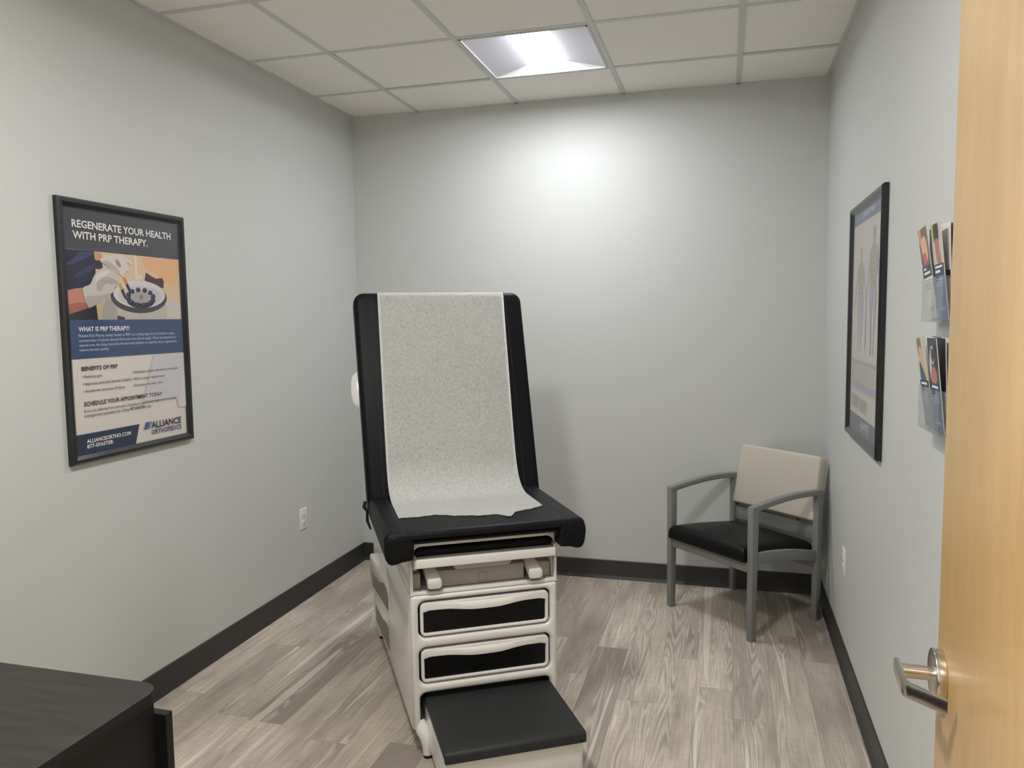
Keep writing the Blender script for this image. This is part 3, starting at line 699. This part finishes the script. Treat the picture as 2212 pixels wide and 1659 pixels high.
PH2 = [('t1',(212, 148, 70),[(0.413, 0.70), (0.434, 0.704), (0.450, 0.680), (0.430, 0.672)],0), ('t1d',(50, 44, 48),[(0.430, 0.672), (0.450, 0.680), (0.474, 0.642), (0.464, 0.636), (0.454, 0.641)],0),
('t2',(205, 138, 58),[(0.453, 0.727), (0.477, 0.729), (0.494, 0.702), (0.472, 0.697)],0), ('t2d',(50, 46, 54),[(0.472, 0.697), (0.494, 0.702), (0.521, 0.668), (0.504, 0.664)],0),
('glove2',(216, 207, 198),[(0.273, 0.786), (0.286, 0.803), (0.338, 0.811), (0.384, 0.820), (0.446, 0.824), (0.506, 0.805), (0.546, 0.79), (0.529, 0.783), (0.495, 0.791), (0.51, 0.753), (0.485, 0.755), (0.464, 0.74), (0.429, 0.739), (0.347, 0.761), (0.305, 0.778)],1),
('g2s',(170, 140, 128),[(0.397, 0.802), (0.423, 0.796), (0.442, 0.776), (0.428, 0.768), (0.399, 0.784)],1),
('g2s',(190, 178, 170),[(0.284, 0.786), (0.336, 0.792), (0.408, 0.765), (0.425, 0.743), (0.348, 0.763), (0.305, 0.778)],1),
('cap',(228, 206, 186),[(0.426, 0.752), (0.446, 0.757), (0.456, 0.738), (0.436, 0.734)],1),
('glove1',(203, 195, 188),[(0.123, 0.676), (0.18, 0.692), (0.212, 0.725), (0.258, 0.751), (0.332, 0.761), (0.384, 0.751), (0.416, 0.728), (0.413, 0.704), (0.385, 0.697), (0.36, 0.663), (0.305, 0.647), (0.258, 0.623), (0.17, 0.598), (0.149, 0.605), (0.129, 0.637)],1),
('g1s',(178, 168, 162),[(0.238, 0.704), (0.314, 0.725), (0.388, 0.716), (0.405, 0.703), (0.363, 0.697), (0.303, 0.695), (0.263, 0.669), (0.234, 0.668)],1),
('g1s',(180, 171, 164),[(0.14, 0.641), (0.203, 0.646), (0.276, 0.65), (0.336, 0.661), (0.258, 0.625), (0.17, 0.598), (0.149, 0.605)],1),
('g1h',(220, 213, 207),[(0.235, 0.733), (0.302, 0.75), (0.346, 0.75), (0.315, 0.736), (0.254, 0.716), (0.227, 0.701)],1)]
for n_, c_, pp, sm in PH2: s.poly(pp, c_, bool(sm))
W_ = (240, 236, 230)
s.text('REGENERATE YOUR HEALTH', 0.065, 0.914, 0.920, 0.029, W_, True); s.text('WITH PRP THERAPY.', 0.067, 0.870, 0.690, 0.029, W_, True)
s.rect(0, 0.395, 1, 0.549, (66, 84, 120))
s.text('WHAT IS PRP THERAPY?', 0.070, 0.503, 0.485, 0.018, W_, True)
for i, (tx, x1) in enumerate((('Platelet Rich Plasma, better known as PRP, is a cutting edge form of medicine using a', 0.915), ('concentration of plasma derived from your own blood supply. When introduced to an', 0.925), ('injured area, the tissue becomes flooded with platelets to expedite tissue regeneration', 0.930), ('restore function quickly.', 0.301))):
    s.text(tx, 0.069, 0.4800-0.0188*i, x1, 0.0115, (196, 204, 218))
s.poly([(0.695, 0.391), (1, 0.391), (1, 0.298), (0.915, 0.137), (0.90, 0.187), (0.572, 0.187)], (206, 203, 204)); s.poly([(1, 0.298), (0.965, 0.25), (0.915, 0.137), (1, 0.137)], (216, 211, 208))
s.text('BENEFITS OF PRP', 0.075, 0.346, 0.364, 0.016, INK, True)
for i, (tx, x1) in enumerate((('• Reduces pain', 0.231), ('• Improves joint and skeletal mobility', 0.475), ('• Accelerate recovery of injury', 0.415))): s.text(tx, 0.078, 0.3165-0.0292*i, x1, 0.0112, INK)
for i, (tx, x1) in enumerate((('• Stimulates collagen and elastin production', 0.929), ('• Aids in tissue regeneration', 0.79), ('• Decrease recovery time', 0.765))): s.text(tx, 0.486, 0.3165-0.0288*i, x1, 0.0112, INK)
s.text('SCHEDULE YOUR APPOINTMENT TODAY', 0.078, 0.204, 0.756, 0.0165, INK, True)
s.text('If you are suffering from joint pain, schedule an appointment with one of our pain', 0.076, 0.178, 0.890, 0.0115, (84, 82, 92))
s.text('management specialists by calling', 0.076, 0.159, 0.440, 0.0115, (84, 82, 92)); s.text('877-5FASTER', 0.452, 0.159, 0.590, 0.0115, INK, True); s.text('today.', 0.600, 0.159, 0.647, 0.0115, (84, 82, 92))
s.poly([(0, 0), (0.481, 0), (0.527, 0.092), (0, 0.092)], (48, 58, 84))
s.text('ALLIANCEORTHO.COM', 0.081, 0.0535, 0.445, 0.0150, W_, True); s.text('877-5FASTER', 0.081, 0.0320, 0.292, 0.0150, W_, True)
s.poly([(0.566, 0.064), (0.600, 0.064), (0.620, 0.094), (0.586, 0.094)], (70, 92, 142)); s.poly([(0.604, 0.064), (0.612, 0.064), (0.632, 0.094), (0.624, 0.094)], (70, 92, 142)); s.poly([(0.616, 0.064), (0.621, 0.064), (0.641, 0.094), (0.636, 0.094)], (60, 78, 124))
s.text('ALLIANCE', 0.635, 0.064, 0.935, 0.028, INK, True); s.text('ORTHOPEDICS', 0.635, 0.0365, 0.935, 0.020, (66, 76, 116), True)
o = s.build('printed_sheet', p1); o.location = (0.028, -0.006, 0.022)
obj('clear_cover', box(new(), (0.026, -0.0125, 0.020), (0.615, -0.0112, 0.914)), M_cover, p1)

p2 = empty('framed_poster', 'black framed dermatome body chart on the right wall above the chair', 'poster', (XR, -0.926, 1.0305), -PI/2)
FH2, FW2 = 0.915, 0.690
obj('frame', frame_bm(FW2, FH2, FW, 0.022), M_frame, p2, angle=20)
s = Sheet(0.632, 0.873, (214, 206, 198))
s.rect(0, 0.935, 1, 1, (110, 124, 158)); s.rect(0, 0, 1, 0.088, (92, 98, 116))
s.text('DERMATOMES', 0.32, 0.957, 0.71, 0.020, (206, 210, 220), True); s.text('ALLIANCE', 0.41, 0.045, 0.70, 0.030, (206, 208, 214), True); s.text('ORTHOPEDICS', 0.41, 0.028, 0.70, 0.010, (160, 166, 178), True)
def figure(cx, zt_, zf, ht_w, cols, arms_up=0):
    H = zt_-zf
    def P(pts): return [(cx+x*ht_w, zf+y*H) for x, y in pts]
    ol_, bl_, pk_ = cols
    s.ell(cx, zf+H*0.935, 0.10*ht_w, 0.055*H, ol_, 18); s.poly(P([(-0.05, 0.9), (0.05, 0.9), (0.07, 0.83), (-0.07, 0.83)]), ol_)
    s.poly(P([(-0.07, 0.845), (0.07, 0.845), (0.25, 0.80), (0.24, 0.66), (0.19, 0.56), (0.22, 0.48), (-0.22, 0.48), (-0.19, 0.56), (-0.24, 0.66), (-0.25, 0.80)]), ol_, True)
    for q in range(5): s.poly(P([(-0.21, 0.76-q*0.05), (0.21, 0.76-q*0.05), (0.205, 0.745-q*0.05), (-0.205, 0.745-q*0.05)]), tuple(int(c*0.93) for c in ol_))
    for sg in (-1, 1):
        s.poly(P([(sg*0.20, 0.81), (sg*0.27, 0.79), (sg*0.34, 0.66), (sg*0.42, 0.50), (sg*0.47, 0.43), (sg*0.43, 0.42), (sg*0.36, 0.50), (sg*0.28, 0.63), (sg*0.21, 0.74)]), pk_ if sg > 0 else bl_, True)
        s.poly(P([(sg*0.01, 0.50), (sg*0.22, 0.50), (sg*0.225, 0.40), (sg*0.17, 0.26), (sg*0.16, 0.18), (sg*0.11, 0.04), (sg*0.15, 0.0), (sg*0.05, 0.0), (sg*0.06, 0.05), (sg*0.05, 0.20), (sg*0.06, 0.28), (sg*0.02, 0.42)]), bl_ if sg > 0 else pk_, True)
OL, BU, PK = (178, 172, 148), (164, 172, 196), (192, 180, 178)
figure(0.30, 0.835, 0.372, 0.46, (OL, BU, PK)); figure(0.72, 0.900, 0.372, 0.46, (OL, PK, BU))
s.poly([(0.500, 0.585), (0.515, 0.585), (0.522, 0.47), (0.512, 0.40), (0.498, 0.392), (0.504, 0.47)], (150, 146, 138))
for q in range(14): s.ell((0.12, 0.50, 0.52, 0.93)[q % 4]+0.01*math.sin(q*2.1), 0.78-0.03*q, 0.008, 0.006, (160, 154, 148), 10)
s.rect(0.06, 0.195, 0.94, 0.335, (200, 192, 186)); s.rect(0.06, 0.315, 0.94, 0.335, (176, 168, 164)); s.rect(0.20, 0.205, 0.94, 0.235, (170, 174, 194))
for q in range(8): s.rect(0.08, 0.302-0.0125*q, 0.17, 0.306-0.0125*q, (150, 142, 138)); s.rect(0.22, 0.302-0.0125*q, 0.62+0.25*((q*37) % 10)/10, 0.3055-0.0125*q, (168, 160, 154))
for q in range(6): s.rect(0.07, 0.170-0.0095*q, 0.33, 0.1745-0.0095*q, (158, 150, 146)); s.rect(0.38, 0.165-0.0095*q, 0.62, 0.1695-0.0095*q, (158, 150, 146))
o = s.build('printed_sheet', p2); o.location = (0.028, -0.006, 0.021)
obj('clear_cover', box(new(), (0.026, -0.0125, 0.019), (FW2-0.026, -0.0112, FH2-0.019)), M_cover, p2)

# ------------------------------------------------------------------ wall outlets
def outlet(loc, rz, label):
    t = empty('wall_outlet', label, 'outlet', loc, rz, 'wall outlets')
    w_, h_ = 0.072, 0.116; bm = new()
    hexa(bm, [(-w_/2, 0, -h_/2), (w_/2, 0, -h_/2), (w_/2, 0, h_/2), (-w_/2, 0, h_/2)], [(-w_/2+0.004, -0.006, -h_/2+0.004), (w_/2-0.004, -0.006, -h_/2+0.004), (w_/2-0.004, -0.006, h_/2-0.004), (-w_/2+0.004, -0.006, h_/2-0.004)], 0.001)
    obj('cover_plate', bm, M_plate, t)
    for sg in (-1, 1):
        bm = new(); prism(bm, [(x, z+sg*0.0195) for x, z in rrect(-0.0165, -0.014, 0.0165, 0.014, 0.011)], 'y', -0.0085, -0.005, 0.0008)
        f = obj('socket', bm, M_plate, t)
        bm = new(); zc = sg*0.0195
        box(bm, (-0.0075, -0.0088, zc-0.001), (-0.0055, -0.0084, zc+0.007)); box(bm, (0.0055, -0.0088, zc), (0.0075, -0.0084, zc+0.006)); cyl(bm, (0, zc-0.0075), 'y', 0.0025, -0.0088, -0.0084, 10)
        obj('slot', bm, M_slot, f)
    bm = new(); cyl(bm, (0, 0), 'y', 0.003, -0.0075, -0.0055, 12); obj('screw', bm, M_white2, t)
outlet((0.0, -0.715, 0.447), PI/2, 'white duplex outlet low on the left wall behind the exam table')
outlet((XR, -0.856, 0.453), -PI/2, 'white duplex outlet low on the right wall beside the grey chair')

# ------------------------------------------------------------------ brochure holders (right wall)
HX = 0.0; PWD = 0.097; HW = 2*PWD
hold = empty('brochure_holder', 'clear acrylic two-tier brochure holder on the right wall next to the door', 'brochure holder', (XR, -2.278, 1.19), -PI/2)
obj('back_plate', box(new(), (0.0, -0.005, 0.0), (HW, -0.002, 0.42)), M_acryl, hold)
TIER = (0.052, 0.311)
for tz in TIER:
    for k in range(2):
        x0 = k*PWD; x1 = x0+PWD; hgt = 0.104; c = (x0+x1)/2
        fr = [(x0, tz), (x1, tz), (x1, tz+hgt), (c+0.016, tz+hgt)]+[(c+0.016*math.cos(a*PI/8), tz+hgt-0.016*math.sin(a*PI/8)) for a in range(1, 8)]+[(c-0.016, tz+hgt), (x0, tz+hgt)]
        bm = new(); prism(bm, fr, 'y', -0.0405, -0.0385); box(bm, (x0, -0.0385, tz), (x0+0.002, -0.005, tz+hgt)); box(bm, (x1-0.002, -0.0385, tz), (x1, -0.005, tz+hgt)); box(bm, (x0+0.002, -0.0385, tz), (x1-0.002, -0.005, tz+0.002))
        obj('pocket', bm, M_acryl, hold)
bw, bh = 0.083, 0.2200
def brochure(tier, k, depth, lean_deg, roll_deg, kind, label):
    s = Sheet(bw, bh, (214, 210, 204), 0.002)
    NV = (52, 62, 88)
    if kind == 0:     # hand on knee, white lower half
        s.rect(0, 0.58, 1, 1, (120, 96, 84)); s.poly([(0.05, 1), (0.30, 1), (0.35, 0.86), (0.2, 0.80), (0.0, 0.9)], (206, 150, 122)); s.poly([(0.2, 0.86), (0.7, 0.90), (0.85, 0.76), (0.75, 0.64), (0.3, 0.66)], (222, 176, 140), True)
        s.poly([(0.25, 0.72), (0.6, 0.72), (0.65, 0.62), (0.35, 0.61)], (188, 96, 104), True); s.rect(0, 0.46, 1, 0.585, NV); s.rect(0.15, 0.545, 0.45, 0.565, W_); s.rect(0.15, 0.495, 0.85, 0.520, W_)
        s.rect(0, 0, 1, 0.46, (224, 220, 212))
        for q in range(4): s.rect(0.14, 0.42-0.03*q, 0.80-0.08*(q % 2), 0.43-0.03*q, (150, 148, 150))
        s.text('ALLIANCE', 0.30, 0.11, 0.80, 0.025, (120, 122, 132), True); s.rect(0.36, 0.085, 0.76, 0.095, (150, 150, 156))
    elif kind == 1:   # dark haired head
        s.rect(0, 0.58, 1, 1, (196, 184, 176)); s.poly([(0, 1), (0.3, 1), (0.25, 0.86), (0, 0.8)], (170, 176, 60)); s.poly([(0.25, 1), (0.7, 1), (0.72, 0.85), (0.5, 0.76), (0.25, 0.82)], (34, 26, 26), True); s.poly([(0.3, 0.82), (0.62, 0.84), (0.72, 0.72), (0.8, 0.60), (0.4, 0.60)], (172, 116, 92), True)
        s.rect(0, 0.0, 1, 0.46, (96, 112, 148)); s.rect(0, 0.46, 1, 0.585, NV); s.rect(0.12, 0.545, 0.86, 0.565, W_); s.rect(0.12, 0.495, 0.6, 0.520, W_)
        for q in range(3): s.rect(0.14, 0.42-0.03*q, 0.82-0.1*q, 0.43-0.03*q, (176, 184, 200))
        s.text('ALLIANCE', 0.30, 0.11, 0.80, 0.025, (196, 202, 214), True)
    elif kind == 2:   # woman in a teal top
        s.rect(0, 0.50, 1, 1, (206, 190, 170)); s.poly([(0.15, 0.96), (0.55, 0.98), (0.62, 0.84), (0.4, 0.76), (0.2, 0.82)], (124, 116, 110), True); s.poly([(0.3, 0.88), (0.62, 0.86), (0.75, 0.68), (0.9, 0.54), (0.5, 0.56), (0.35, 0.72)], (216, 172, 138), True); s.poly([(0.2, 0.72), (0.42, 0.68), (0.8, 0.52), (0.2, 0.52)], (38, 92, 118), True)
        s.rect(0, 0, 1, 0.44, (122, 128, 140)); s.rect(0, 0.44, 1, 0.52, NV); s.rect(0.15, 0.47, 0.8, 0.495, W_)
        for q in range(6): s.rect(0.16, 0.38-0.028*q, 0.82-0.05*(q % 3), 0.39-0.028*q, (184, 188, 196))
        s.text('ALLIANCE', 0.30, 0.09, 0.80, 0.025, (206, 208, 214), True)
    elif kind == 3:   # stethoscope, dark
        s.rect(0, 0.50, 1, 1, (62, 62, 74)); s.ell(0.45, 0.82, 0.22, 0.10, (176, 180, 190)); s.ell(0.47, 0.82, 0.16, 0.075, (58, 60, 74)); s.poly([(0.05, 0.72), (0.25, 0.86), (0.3, 0.66), (0.1, 0.56)], (196, 188, 184), True); s.poly([(0.15, 0.62), (0.5, 0.70), (0.8, 0.62), (0.7, 0.53), (0.2, 0.53)], (176, 118, 100), True); s.poly([(0.6, 0.92), (0.95, 0.9), (0.95, 0.7), (0.7, 0.72)], (30, 30, 40), True)
        s.rect(0, 0, 1, 0.44, (84, 98, 132)); s.rect(0, 0.44, 1, 0.52, NV); s.rect(0.15, 0.47, 0.8, 0.495, W_)
        for q in range(3): s.rect(0.14, 0.38-0.03*q, 0.82, 0.39-0.03*q, (170, 178, 196))
        s.text('ALLIANCE', 0.30, 0.09, 0.80, 0.025, (196, 202, 214), True)
    else:
        s.rect(0, 0.5, 1, 1, {4: (30, 36, 58), 5: (226, 222, 216), 6: (60, 50, 48)}[kind]); s.rect(0, 0.44, 1, 0.52, NV)
    o = s.build('brochure', None, M_gloss_print)
    base = Matrix.Translation((XR, -2.278, 1.19)) @ Matrix.Rotation(-PI/2, 4, 'Z')
    o.matrix_world = base @ Matrix.Translation((k*PWD+0.0070+(0.004 if roll_deg < -1 else 0), -depth, TIER[tier]+0.0035)) @ Matrix.Rotation(math.radians(lean_deg), 4, 'X') @ Matrix.Rotation(math.radians(roll_deg), 4, 'Y')
    tag(o, label, 'brochure', 'brochures in the wall holder')
brochure(1, 0, 0.0240, 7.5, -4.2, 0, 'brochure with pink hands photo and white lower half, upper left pocket of wall holder')
brochure(1, 0, 0.0195, 2.6, 0.4, 4, 'dark navy brochure behind the pink hands brochure in upper left pocket')
brochure(1, 0, 0.0125, 1.5, 0.3, 6, 'brown topped brochure rearmost in upper left pocket of wall holder')
brochure(1, 1, 0.0255, 6.0, -1.8, 1, 'brochure with dark haired head photo, front of upper pocket beside the door')
brochure(1, 1, 0.0195, 2.6, 0.3, 5, 'white brochure behind the dark haired head brochure in upper pocket')
brochure(1, 1, 0.0125, 1.2, 0.4, 6, 'brown topped brochure rearmost in upper pocket beside the door')
brochure(0, 0, 0.0240, 7.5, -2.2, 2, 'brochure with woman in teal top, front of lower left pocket')
brochure(0, 0, 0.0195, 2.8, 0.3, 5, 'white brochure behind the teal top woman brochure in lower left pocket')
brochure(0, 0, 0.0125, 1.2, 0.4, 6, 'brown topped brochure rearmost in lower left pocket of wall holder')
brochure(0, 1, 0.0255, 6.0, -0.8, 3, 'brochure with stethoscope photo, front of lower pocket beside the door')
brochure(0, 1, 0.0195, 2.8, 0.3, 4, 'dark navy brochure behind the stethoscope brochure in lower pocket')
brochure(0, 1, 0.0125, 1.2, 0.4, 5, 'white brochure rearmost in lower pocket beside the door')

# ------------------------------------------------------------------ open door
E0, HG = Vector((2.535, -3.1, 0)), Vector((2.479, -4.008, 0)); dv = (HG-E0).normalized()
dm = Matrix.Translation(E0) @ Matrix.Rotation(math.atan2(dv.y, dv.x), 4, 'Z')
# local x runs from latch edge to hinge, local -y is the face towards the room
bm = new(); box(bm, (0, 0, 0.010), ((HG-E0).length, 0.044, 2.125), 0.0015, 2)
door = struct('door_1', bm, M_door); door.matrix_world = dm
FACE = -1
hx, hz = 0.0425, 0.976
bm = new(); cyl(bm, (hx, hz), 'y', 0.0405, -0.0145, 0.0005, 48, 0.002)
hd = obj('door_handle', bm, M_chrome, door, 'satin nickel lever handle', angle=30)
bm = new(); cyl(bm, (hx-0.006, hz), 'y', 0.0105, -0.056, -0.0142, 28); obj('spindle', bm, M_chrome, hd)
z0_, z1_ = hz-0.0115, hz+0.0105
out_ = [(0.016, -0.0635), (0.090, -0.0635), (0.100, -0.0622), (0.108, -0.0580), (0.113, -0.0510), (0.147, -0.0125)]
inn_ = [(0.016, -0.0550), (0.088, -0.0550), (0.095, -0.0540), (0.101, -0.0505), (0.1055, -0.0455), (0.140, -0.0105)]
obj('lever', prism(new(), out_+inn_[::-1], 'z', z0_, z1_, 0.0012, 2), M_chrome, hd, angle=25)
bm = new(); box(bm, (-0.0012, 0.008, hz-0.10), (0.0006, 0.036, hz+0.10)); obj('latch_plate', bm, M_chrome, door)
for zz in (0.25, 1.07, 1.88):
    bm = new(); cyl(bm, ((HG-E0).length+0.006, 0.050), 'z', 0.007, zz-0.055, zz+0.055, 14); obj('hinge', bm, M_chrome, door)

# ------------------------------------------------------------------ dark desk
dk = empty('office_desk', 'dark wood laminate desk with rounded top corner, bottom left by the left wall', 'desk', (0, 0, 0))
DT = 0.742; Dx, Dy0, Dy1 = 1.048, -3.96, -3.046
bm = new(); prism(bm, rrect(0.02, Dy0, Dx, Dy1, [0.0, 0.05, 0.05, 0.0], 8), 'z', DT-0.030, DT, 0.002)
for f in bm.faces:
    f.normal_update(); f.material_index = 0 if f.normal.z > 0.5 else 1  # edge and underside take the darker laminate, painting in their shade
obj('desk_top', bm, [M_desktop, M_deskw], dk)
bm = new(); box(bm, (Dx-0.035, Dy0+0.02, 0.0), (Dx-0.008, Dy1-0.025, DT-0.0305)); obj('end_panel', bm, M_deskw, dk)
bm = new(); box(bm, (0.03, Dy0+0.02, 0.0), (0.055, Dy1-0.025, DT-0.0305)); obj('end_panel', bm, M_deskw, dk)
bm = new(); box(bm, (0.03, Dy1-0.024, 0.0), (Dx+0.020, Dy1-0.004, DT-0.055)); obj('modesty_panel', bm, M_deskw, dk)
